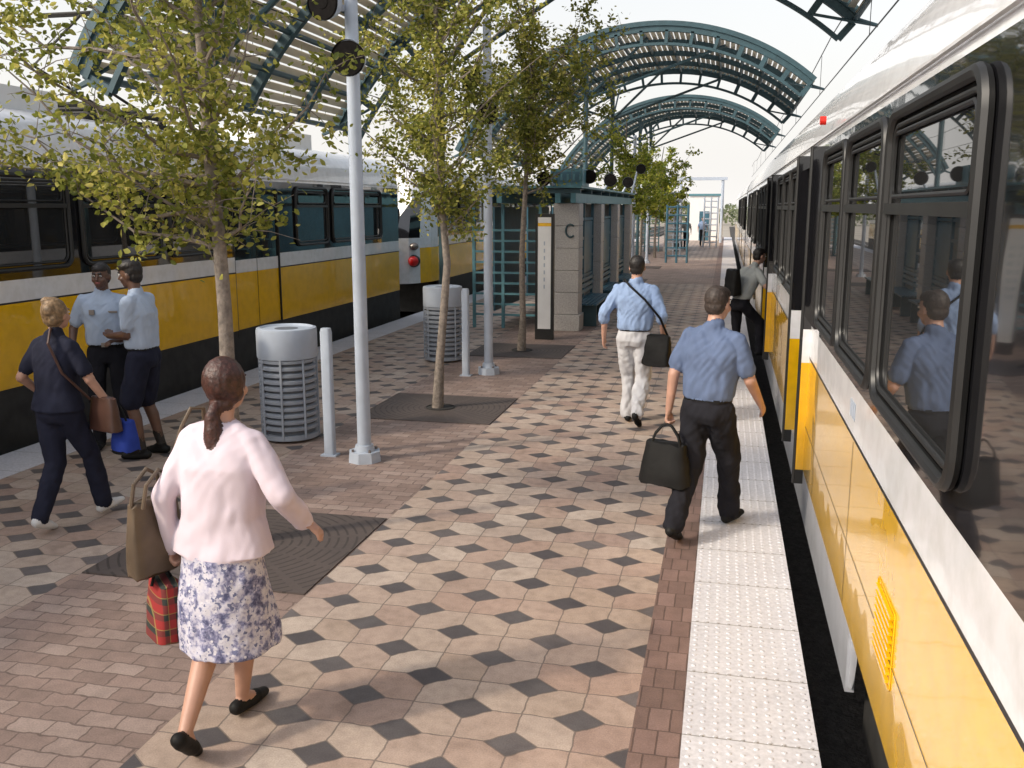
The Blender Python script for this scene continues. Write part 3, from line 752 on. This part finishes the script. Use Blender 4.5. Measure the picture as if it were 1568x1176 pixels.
def person(name,pos,hd,height,pose,fit):
    S=height/1.78; h=math.radians(hd)
    f=V((math.sin(h),math.cos(h),0)); r=V((math.cos(h),-math.sin(h),0)); up=V((0,0,1))
    fem=fit.get('female',False); b=MB(); skin=fit['skin']; top=fit['top']; bot=fit['bottom']; shoe=fit['shoe']; hair=fit['hair']
    ex,ey=V((1,0,0)),V((0,1,0))
    ank={}
    for sd_ in 'LR':
        q=pose['a'+sd_]; x,y,p=q[:3]; p=math.radians(p); ank[sd_]=(V((x,y,.09*math.cos(p)+.16*math.sin(abs(p))+(q[3] if len(q)>3 else 0))),p)
    hz=.93
    for sd_ in 'LR':
        a=ank[sd_][0]; hx=-.09 if sd_=='L' else .09
        hor=math.hypot(a.x-hx,a.y); hz=min(hz,a.z+math.sqrt(.855**2-hor**2))
    dz=hz-.93; lean=pose.get('lean',.04)
    def T(x,y,z):
        return V((x,y+lean*(z-.93)/.5,z+dz))
    hs_=.165 if fem else .190
    for sd_,sx in (('L',-1),('R',1)):
        a,p=ank[sd_]; hip=V((sx*.088,0,hz)); kn,a=ik(hip,a,.43,.43,V((sx*.08,1,0)))
        if fit.get('legs','pants')=='pants':
            w=fit.get('legw',1.0)
            b.cap(hip,kn,.098*w,.072*w,bot); mid=kn.lerp(a,.35)-ey*.008; b.cap(kn,mid,.070*w,.068*w,bot); b.cap(mid,a+V((0,-.005,.005)),.068*w,.062*w,bot)
        else:
            b.cap(hip,kn,.088,.055,skin); mid=kn.lerp(a,.33)-ey*.014; b.cap(kn,mid,.052,.055,skin); b.cap(mid,a,.054,.033,skin)
            if fit['legs']=='shorts': b.cap(hip,hip.lerp(kn,.93),.108,.098,bot)
            if fit.get('sock'): b.cap(a.lerp(kn,.28),a,.045,.040,fit['sock'])
        fv=V((sx*.12,math.cos(p),-math.sin(p))).normalized(); sxv=fv.cross(up).normalized(); uv=sxv.cross(fv)
        he=a-fv*.045-uv*.048; ba=a+fv*.10-uv*.056; to=a+fv*.165-uv*.062
        b.cap(he,ba,.038,.040,shoe,(uv,.95)); b.cap(ba,to,.042,.030,shoe,(uv,.8))
        if not fit.get('pump'): b.cap(a-uv*.01,a+fv*.05-uv*.035,.043,.038,shoe)
        else: b.cap(a-uv*.01,a+fv*.06-uv*.04,.033,.032,skin); b.cap(he,he-uv*.03,.02,.012,shoe)
        b.cap(he-uv*.03,to-uv*.015,.012,.012,shoe)
    k=.93 if fem else 1.0; hipw=.178 if fem else .165
    P_=[(T(0,0,.84),hipw*.80,.105),(T(0,-.01,.90),hipw,.125),(T(0,-.01,.98),hipw*.97,.12),(T(0,0,1.05),.150*k,.105)]
    b.loft(P_,bot)
    w=fit.get('topw',1.0); th_=fit.get('hem',1.02)
    Tt=[]
    if th_<1.0: Tt+=[(T(0,-.005,th_),hipw*1.16*max(1,w*.98),.150),(T(0,-.005,.985),hipw*1.09*max(1,w*.98),.138)]
    else: Tt+=[(T(0,0,1.02),.160*k*w,.112*w)]
    Tt+=[(T(0,0,1.09),.164*k*w,.118*w),(T(0,0,1.20),.170*k*w,.122*w),(T(0,-.005,1.32),.186*k*w,.122*w),(T(0,-.01,1.41),.178*k*w,.105),(T(0,-.01,1.465),.125*k,.078),(T(0,-.005,1.505),.062,.058)]
    b.loft(Tt,top)
    if fem:
        for sx in (-1,1): b.ell(T(sx*.075,.095,1.28),(.06,.05,.06),top)
    if fit.get('belt'): b.loft([(T(0,-.002,1.00),.163*k,.119),(T(0,-.002,1.035),.163*k,.119)],fit['belt'])
    if fit.get('legs')=='skirt':
        b.loft([(T(0,0,1.02),.155,.11),(T(0,-.01,.93),.185,.145),(V((0,-.01,.70+dz)),.205,.175),(V((0,0,.475+dz)),.228,.21)],fit['skirt'],28,2.2)
    for sd_,sx in (('L',-1),('R',1)):
        sh=T(sx*(hs_-.012),-.01,1.425); wr=V(pose['w'+sd_]); wr.z+=dz
        pole=V(pose.get('p'+sd_,(sx*.5,-1,-.2))); el,wr=ik(sh,wr,.285,.255,pole)
        b.cap(T(sx*.07,-.01,1.45),sh,.055,.062 if not fem else .052,top)
        ur=.052 if not fem else .044
        if fit.get('sleeve','short')=='short':
            b.cap(sh,el,ur*.95,.040,skin); b.cap(el,wr,.042 if not fem else .037,.027,skin)
            b.cap(sh,sh.lerp(el,.70),ur+.014,ur+.018,top)
        elif fit['sleeve']=='rolled':
            b.cap(sh,el,ur+.016,ur+.012,top); b.cap(el,el.lerp(wr,.25),ur+.010,ur+.006,top); b.cap(el,wr,.042,.027,skin)
        else:
            b.cap(sh,el,ur+.018,ur+.014,top); b.cap(el,wr,ur+.012,.043,top)
            b.cap(el,wr,.03,.027,skin)
        d=(wr-el).normalized(); hdv=V(pose.get('h'+sd_,d)).normalized(); lat=V((0,1,0)); lat=(lat-hdv*lat.dot(hdv)).normalized()
        if lat.length<.5: lat=V((1,0,0))
        pn=hdv.cross(lat).normalized()
        if pn.x*sx>0: pn=-pn
        hsz=.82 if fem else .95
        b.cap(wr,wr+hdv*.03*hsz,.025*hsz,.030*hsz,skin,(pn,.75)); pe=wr+hdv*.075*hsz
        b.cap(wr+hdv*.02,pe,.034*hsz,.038*hsz,skin,(pn,.42))
        curl=pose.get('curl',.6)+ (.9 if pose.get('grip','')==sd_ or pose.get('grip','')=='LR' else 0)
        for i,(o,L) in enumerate(((.030,.070),(.010,.078),(-.010,.072),(-.029,.056))):
            p0=pe+lat*o*hsz+hdv*.012; d1=(hdv*math.cos(curl*.6)+pn*math.sin(curl*.6)+lat*o*1.5).normalized(); p1=p0+d1*L*.52*hsz
            d2=(hdv*math.cos(curl*1.7)+pn*math.sin(curl*1.7)).normalized(); p2=p1+d2*L*.48*hsz
            b.cap(p0-hdv*.02,p1,.0095,.0090,skin,None,10,3); b.cap(p1,p2,.0088,.0076,skin,None,10,3)
        t0=wr+hdv*.025+lat*.024; t1=t0+(hdv*.8+lat*.5+pn*.35).normalized()*.036; t2=t1+(hdv*.95+pn*.4).normalized()*.026
        b.cap(t0,t1,.013,.011,skin,None,10,3); b.cap(t1,t2,.011,.009,skin,None,10,3)
    hy=math.radians(pose.get('hyaw',0)); ht=math.radians(pose.get('htilt',0))
    HR=Matrix.Rotation(-hy,3,'Z')@Matrix.Rotation(-ht,3,'X')
    hc=T(0,.025,1.665)
    b.cap(T(0,-.015,1.47),hc+V((0,-.02,-.07)),.058 if not fem else .048,.055 if not fem else .046,skin)
    if fit.get('collar',True): b.cap(T(-.012,-.01,1.49),T(.012,-.01,1.515),.068,.062,top)
    def hp(x,y,z): return hc+HR@V((x,y,z))
    b.ell(hp(0,-.008,.012),(.076,.095,.098),skin,HR); b.ell(hp(0,.030,-.045),(.058,.062,.075),skin,HR); b.ell(hp(0,.050,-.088),(.036,.034,.028),skin,HR)
    b.cap(hp(0,.088,.005),hp(0,.108,-.028),.009,.014,skin)
    for sx in (-1,1):
        b.ell(hp(sx*.078,-.004,-.018),(.010,.019,.030),skin,HR); b.ell(hp(sx*.04,.06,-.035),(.025,.025,.025),skin,HR)
        b.ell(hp(sx*.03,.086,.028),(.022,.010,.007),hair,HR)
    b.ell(hp(0,.086,-.058),(.024,.012,.009),LIP,HR)
    hst=fit.get('hstyle','short')
    if hst=='short':
        b.ell(hp(0,-.030,.030),(.083,.086,.092),hair,HR); b.ell(hp(0,-.045,-.025),(.074,.06,.065),hair,HR); b.ell(hp(0,.01,.065),(.072,.078,.052),hair,HR)
    elif hst=='pony':
        b.ell(hp(0,-.022,.022),(.096,.096,.108),hair,HR); b.ell(hp(0,-.018,-.03),(.093,.066,.062),hair,HR); b.ell(hp(0,-.048,-.08),(.058,.045,.04),hair,HR)
        pts=[hp(0,-.088,-.085),hp(.0,-.122,-.125),hp(.005,-.125,-.19),hp(.012,-.13,-.26),hp(.02,-.13,-.33),hp(.012,-.125,-.37)]
        rs=[.026,.032,.041,.038,.026,.010]
        for i in range(5): b.cap(pts[i],pts[i+1],rs[i],rs[i+1],hair)
    elif hst=='bun':
        b.ell(hp(0,-.028,.022),(.092,.096,.107),hair,HR); b.ell(hp(0,-.045,-.03),(.084,.065,.07),hair,HR)
        b.ell(hp(.02,-.10,.035),(.055,.04,.05),hair,HR); b.ell(hp(-.03,-.05,.10),(.05,.05,.035),hair,HR); b.ell(hp(.05,-.09,-.03),(.035,.03,.05),hair,HR)
    if fit.get('cap'):
        b.ell(hp(0,-.01,.072),(.088,.102,.058),fit['cap'],HR); b.cap(hp(-.03,.085,.055),hp(.03,.085,.055),.03,.03,fit['cap'],(V((0,0,1)),.25))
    P0=V(pos)
    def W(v): v=V(v)*S; return P0+r*v.x+f*v.y+up*v.z
    b.v=[tuple(W(v)) for v in b.v]
    me=b.mesh('tmp'); src=bpy.data.objects.new('tmp',me); COL.objects.link(src)
    bvh=BVHTree.FromPolygons([V(v) for v in b.v],b.f)
    mod=src.modifiers.new('r','REMESH'); mod.mode='VOXEL'; mod.voxel_size=fit.get('vox',.0085)
    dg=bpy.context.evaluated_depsgraph_get(); dg.update()
    me2=bpy.data.meshes.new_from_object(src.evaluated_get(dg)); bpy.data.objects.remove(src)
    nv=len(me2.vertices); co_=np.zeros(nv*3); me2.vertices.foreach_get('co',co_); co_=co_.reshape(-1,3)
    nf=len(me2.polygons); cen=np.zeros(nf*3); me2.polygons.foreach_get('center',cen); cen=cen.reshape(-1,3)
    me2.materials.clear()
    for m in b.mats: me2.materials.append(m)
    mi=[]
    for c in cen:
        r_=bvh.find_nearest(V(c)); mi.append(b.m[r_[2]] if r_[2] is not None else 0)
    me2.polygons.foreach_set('material_index',mi)
    ne=len(me2.edges); ed=np.zeros(ne*2,dtype=np.int64); me2.edges.foreach_get('vertices',ed); ed=ed.reshape(-1,2)
    deg=np.bincount(ed.ravel(),minlength=nv).clip(1)[:,None]
    vmat=np.zeros(nv,dtype=int)
    li=np.zeros(len(me2.loops),dtype=np.int64); me2.loops.foreach_get('vertex_index',li)
    lt=np.zeros(nf,dtype=np.int64); me2.polygons.foreach_get('loop_total',lt); vmat[li]=np.repeat(np.array(mi),lt)
    clothm=[i for i,m in enumerate(b.mats) if m in (top,bot,fit.get('skirt'))]
    isc=np.isin(vmat,clothm)
    hm=np.isin(vmat,[i for i,m in enumerate(b.mats) if m is hair])
    for it in range(6):
        s_=np.zeros_like(co_); np.add.at(s_,ed[:,0],co_[ed[:,1]]); np.add.at(s_,ed[:,1],co_[ed[:,0]])
        fac=np.where(isc,.6,.35 if it<2 else 0)[:,None]; co_=co_*(1-fac)+(s_/deg)*fac
    me2.vertices.foreach_set('co',co_.ravel()); me2.update()
    nm=np.zeros(nv*3); me2.vertices.foreach_get('normal',nm); nm=nm.reshape(-1,3)
    A=fit.get('fold',.011); kx=fit.get('knit',0)
    # soft drapery: long, mostly downward-running folds pulled diagonally, plus a broad slackness term
    for i in np.nonzero(isc)[0]:
        p=co_[i]-np.array(P0)
        wx=noise.noise(V((p[0]*3+3,p[1]*3,p[2]*3)))*.12
        n_=noise.noise(V((p[0]*6+wx,p[1]*6,p[2]*3.5)))
        q0=noise.noise(V(((p[0]+wx)*15+p[2]*5,(p[1]-wx)*15,p[2]*3.2+4)))
        q1=noise.noise(V(((p[0]-wx)*24-p[2]*12,p[1]*24,p[2]*9+7)))
        co_[i]+=nm[i]*A*(n_*.9+q0*(.75 if not kx else .5)+q1*(.42 if not kx else .15))
    for i in np.nonzero(hm)[0]:
        p=co_[i]; co_[i]+=nm[i]*.0035*noise.noise(V((p[0]*70,p[1]*70,p[2]*22)))
    me2.vertices.foreach_set('co',co_.ravel())
    me2.polygons.foreach_set('use_smooth',[True]*nf); me2.update()
    Pn=root(name,pos); me2.name='body'; ob=bpy.data.objects.new('body',me2); COL.objects.link(ob); ob.parent=Pn; ob.location=-P0
    e=MB()
    for sx in (-1,1):
        e.ell(W(hp(sx*.031,.083,.006)),(.013*S,.010*S,.009*S),EYW,None,12,8)
        e.ell(W(hp(sx*.031,.091,.006)),(.006*S,.005*S,.006*S),EYD,None,10,6)
    e.obj('eyes',Pn)
    return Pn,W,dz

LIL=M('lilac_cardigan',(.58,.50,.555),.95,var=.05,scale=5,bump=.25,bscale=260,bd=.003,spec=.15)
def floral():
    t=NT('floral_skirt'); o=t.obj()
    n=t.noise(o,19,3,.65); n2=t.noise(o,48,2,.5); v=t.n.new('ShaderNodeTexVoronoi'); v.inputs['Scale'].default_value=30; t.l.new(o,v.inputs['Vector'])
    c=t.ramp(n.outputs[0],[(.36,(.07,.075,.15)),(.44,(.22,.22,.34)),(.52,(.46,.45,.54)),(.60,(.55,.53,.57)),(.70,(.28,.27,.38))])
    c=t.mix(t.math('GREATER_THAN',n2.outputs[0],.60),c,(.13,.14,.24))
    c=t.mix(t.math('LESS_THAN',v.outputs[0],.18),c,(.58,.56,.60))
    t.l.new(c,t.bsdf.inputs['Base Color']); t.bsdf.inputs['Roughness'].default_value=.9
    t.bump(t.noise(o,14,2).outputs[0],.4,.02); return t.mat
FLO=floral()
person('woman_in_cardigan',(-2.12,3.54,0),2,1.76,
  dict(aL=(-.065,-.28,40),aR=(-.065,.18,2),wR=(.32,.15,1.04),wL=(-.25,-.03,.93),lean=.05,hyaw=3,grip='L',pR=(.6,-1,0),hR=(.75,.2,-.55)),
  dict(female=True,skin=SK1,top=LIL,bottom=FLO,skirt=FLO,legs='skirt',sleeve='long',hem=.925,topw=1.18,shoe=LEATH,pump=True,hair=H_AUB,hstyle='pony',collar=False,vox=.0072,fold=.019,knit=1))
NAVY=cloth('navy_uniform',(.016,.018,.034),.2); WSH=cloth('white_sneaker',(.60,.60,.60),.05,.1)
person('woman_in_navy',(-4.86,5.92,0),6,1.74,
  dict(aL=(.02,-.28,22),aR=(.10,.28,-8),wR=(.34,.17,.95),wL=(-.22,.10,1.0),lean=.03,pR=(.5,-1,-.1)),
  dict(female=True,skin=SK1,top=NAVY,bottom=NAVY,sleeve='short',hem=.93,topw=1.06,shoe=WSH,hair=H_BLD,hstyle='bun',legw=1.12))
UNI=cloth('pale_uniform_shirt',(.40,.475,.60),.06); BLKP=cloth('black_trousers',(.012,.012,.016),.2); BELT=LEATH
O1,W1,d1=person('security_officer',(-5.98,8.05,0),152,1.86,
  dict(aL=(-.11,.0,0),aR=(.12,.04,0),wL=(-.30,.10,.97),wR=(.29,.12,.97),lean=.0,hyaw=14,htilt=4),
  dict(skin=SK2,top=UNI,bottom=BLKP,belt=BELT,sleeve='short',topw=1.10,shoe=LEATH,hair=H_BLK,vox=.0078))
b=MB(); b.box(W1((.09,.125,1.33)),(.05,.02,.05),STEEL,rz=.4); b.box(W1((-.09,.125,1.33)),(.09,.015,.02),STEEL,rz=.4); b.box(W1((0,.122,1.02)),(.06,.03,.045),STEEL,rz=.4)
b.obj('badge',O1,bevel=.003)
person('security_officer',(-5.40,7.80,0),-98,1.90,
  dict(aL=(-.10,.03,0),aR=(.12,-.05,0),wL=(-.06,.28,1.12),wR=(.10,.27,1.06),lean=.03,htilt=8,hL=(.8,.4,0),hR=(-.8,.4,0)),
  dict(skin=SK2,top=UNI,bottom=NAVY,legs='shorts',belt=BELT,sleeve='short',topw=1.12,shoe=LEATH,sock=H_BLK,hair=H_BLK,cap=H_BLK,vox=.0078))
BLU=cloth('blue_shirt',(.10,.135,.225),.08)
person('man_with_briefcase',(-.07,6.77,0),24,1.87,
  dict(aL=(-.06,-.35,24),aR=(.06,.30,-4),wR=(.28,.24,.97),wL=(-.27,-.06,.91),lean=.05,hyaw=8,htilt=6,grip='L',pR=(.4,-1,-.2)),
  dict(skin=SK1,top=BLU,bottom=BLKP,belt=BELT,sleeve='short',topw=1.14,shoe=LEATH,hair=H_BRN,legw=1.16,vox=.0078,fold=.020))
LBL=cloth('light_blue_shirt',(.25,.34,.52),.06); CRM=cloth('cream_trousers',(.48,.48,.50),.06)
person('man_with_satchel',(-.93,10.25,0),2,1.88,
  dict(aL=(-.07,.12,0),aR=(.07,-.24,34),wR=(.29,.02,.96),wL=(-.33,.0,.93),lean=.02,pL=(-1,-.8,0)),
  dict(skin=SK1,top=LBL,bottom=CRM,belt=BELT,sleeve='rolled',topw=1.17,shoe=LEATH,hair=H_BLK,legw=1.16,fold=.022))
GRY=cloth('grey_shirt',(.32,.34,.34),.1)
person('boarding_passenger',(.26,14.72,0),58,1.78,
  dict(aL=(-.08,-.20,18),aR=(.09,.34,0,.12),wR=(.25,.42,1.28),wL=(-.24,.14,.98),lean=.20,htilt=12),
  dict(skin=SK1,top=GRY,bottom=BLKP,sleeve='short',topw=1.08,shoe=LEATH,hair=H_BLK))
for (x,y,hd,c1,c2) in ((-2.2,55,170,GRY,BLKP),(-1.4,60,180,LBL,BLKP)):
    person('distant_pedestrian',(x,y,0),hd,1.8,dict(aL=(-.08,-.1,10),aR=(.09,.14,0),wR=(.27,.1,.95),wL=(-.27,.0,.93)),
      dict(skin=SK1,top=c1,bottom=c2,sleeve='short',shoe=LEATH,hair=H_BLK,vox=.02))

# ------------------------------------------------------------------ bags
def bag(b,c,w,d,h,hd,mat,taper=.8,p=3.5):
    a=math.radians(hd); f=V((math.sin(a),math.cos(a),0)); r=V((math.cos(a),-math.sin(a),0)); c=V(c)
    Z=[-.5,-.47,-.35,-.2,-.05,.1,.25,.38,.47,.5]; n=28; vs=[]
    for z in Z:
        q=z+.5; kw=1-(1-taper)*q**1.3; kd=1-.45*q**1.5
        if z in (-.5,.5): kw*=.9; kd*=.75
        for i in range(n):
            t_=2*math.pi*i/n; ca,sa=math.cos(t_),math.sin(t_)
            x=math.copysign(abs(ca)**(2/p),ca)*w/2*kw; y=math.copysign(abs(sa)**(2/p),sa)*d/2*kd
            s_=1+.09*noise.noise(V((ca*1.5+c.x*9,sa*1.5+c.y*9,z*4)))
            vs.append(c+r*x*s_+f*y*s_*1.02+V((0,0,h*z+.018*noise.noise(V((ca*2,sa*2,c.x*5))))))
    N=len(Z); fs=[(i*n+k,i*n+(k+1)%n,(i+1)*n+(k+1)%n,(i+1)*n+k) for i in range(N-1) for k in range(n)]
    fs.append(tuple(range(n))[::-1]); fs.append(tuple((N-1)*n+k for k in range(n))); b.add(vs,fs,mat)
def plaid():
    t=NT('red_plaid'); o=t.obj(); sp=t.n.new('ShaderNodeSeparateXYZ'); t.l.new(o,sp.inputs[0])
    def st(s,k,th): return t.math('GREATER_THAN',t.math('FRACT',t.math('MULTIPLY',s,k)),th)
    xy=t.math('ADD',sp.outputs[0],sp.outputs[1])
    a=t.math('ADD',st(xy,14,.55),st(sp.outputs[2],14,.55)); a=t.math('MULTIPLY',a,.5)
    c=t.mix(a,(.26,.015,.015),(.018,.022,.02)); l=t.math('MAXIMUM',st(xy,14,.94),st(sp.outputs[2],14,.94))
    c=t.mix(t.math('MULTIPLY',l,.3),c,(.5,.4,.1)); t.l.new(c,t.bsdf.inputs['Base Color']); t.bsdf.inputs['Roughness'].default_value=.8; return t.mat
TAN=M('tan_leather',(.10,.07,.045),.5,var=.3,bump=.3,bscale=30,bd=.01); BRN=M('brown_leather',(.06,.026,.018),.45,var=.2); BLUB=cloth('blue_fabric',(.025,.05,.28),.15)
b=MB(); bag(b,(-2.43,3.49,.965),.28,.11,.34,105,TAN,.9)
for dx in (-.05,.05):
    b.tube([(-2.43+dx*.6,3.38,1.12),(-2.42+dx*.6,3.40,1.22),(-2.41+dx*.6,3.48,1.27),(-2.42+dx*.6,3.57,1.22),(-2.43+dx*.6,3.60,1.12)],.009,TAN)
b.obj('tote_bag')
b=MB(); b.tube([(-2.42,3.56,1.10),(-2.39,3.60,1.28),(-2.325,3.595,1.44),(-2.29,3.62,1.52),(-2.265,3.68,1.51),(-2.32,3.77,1.3),(-2.39,3.68,1.10)],.009,TAN); b.obj('shoulder_strap')
b=MB(); bag(b,(-2.39,3.48,.63),.24,.16,.27,40,plaid(),.95)
b.tube([(-2.43,3.44,.74),(-2.41,3.48,.87),(-2.37,3.52,.74)],.007,LEATH); b.obj('plaid_bag')
b=MB(); bag(b,(-.36,6.66,.56),.40,.20,.32,24,LEATH,.78,3)
for o in (-.04,.04):
    b.tube([(-.47,6.70+o,.68),(-.44,6.69+o*.7,.77),(-.39,6.67+o*.3,.835),(-.355,6.66,.85),(-.32,6.65+o*.3,.835),(-.27,6.62+o*.7,.77),(-.25,6.61+o,.68)],.009,LEATH)
b.obj('black_handbag')
b=MB(); bag(b,(-.675,10.14,.86),.34,.15,.34,25,LEATH,.92,4)
b.tube([(-.57,10.18,1.02),(-.65,10.08,1.22),(-.82,10.075,1.42),(-.98,10.11,1.555),(-1.05,10.18,1.62),(-1.07,10.28,1.60),(-1.05,10.40,1.5)],.013,LEATH)
b.obj('messenger_bag')
b=MB(); bag(b,(-4.54,6.02,.86),.32,.13,.26,20,BRN,.8)
b.tube([(-4.64,6.0,.97),(-4.72,5.82,1.2),(-4.80,5.80,1.42),(-4.84,5.89,1.52),(-4.86,6.05,1.4),(-4.71,6.12,1.1),(-4.54,6.08,.97)],.010,BRN); b.obj('brown_shoulder_bag')
b=MB(); bag(b,(-4.44,6.10,.68),.22,.16,.24,20,BLUB,.85); bag(b,(-4.44,6.10,.585),.215,.155,.09,20,LEATH,.95)
b.tube([(-4.50,6.12,.79),(-4.46,6.10,.90),(-4.40,6.08,.79)],.008,LEATH); b.obj('blue_lunch_bag')
b=MB(); bag(b,(.14,14.60,1.27),.30,.2,.40,58,LEATH,.9); b.obj('backpack')
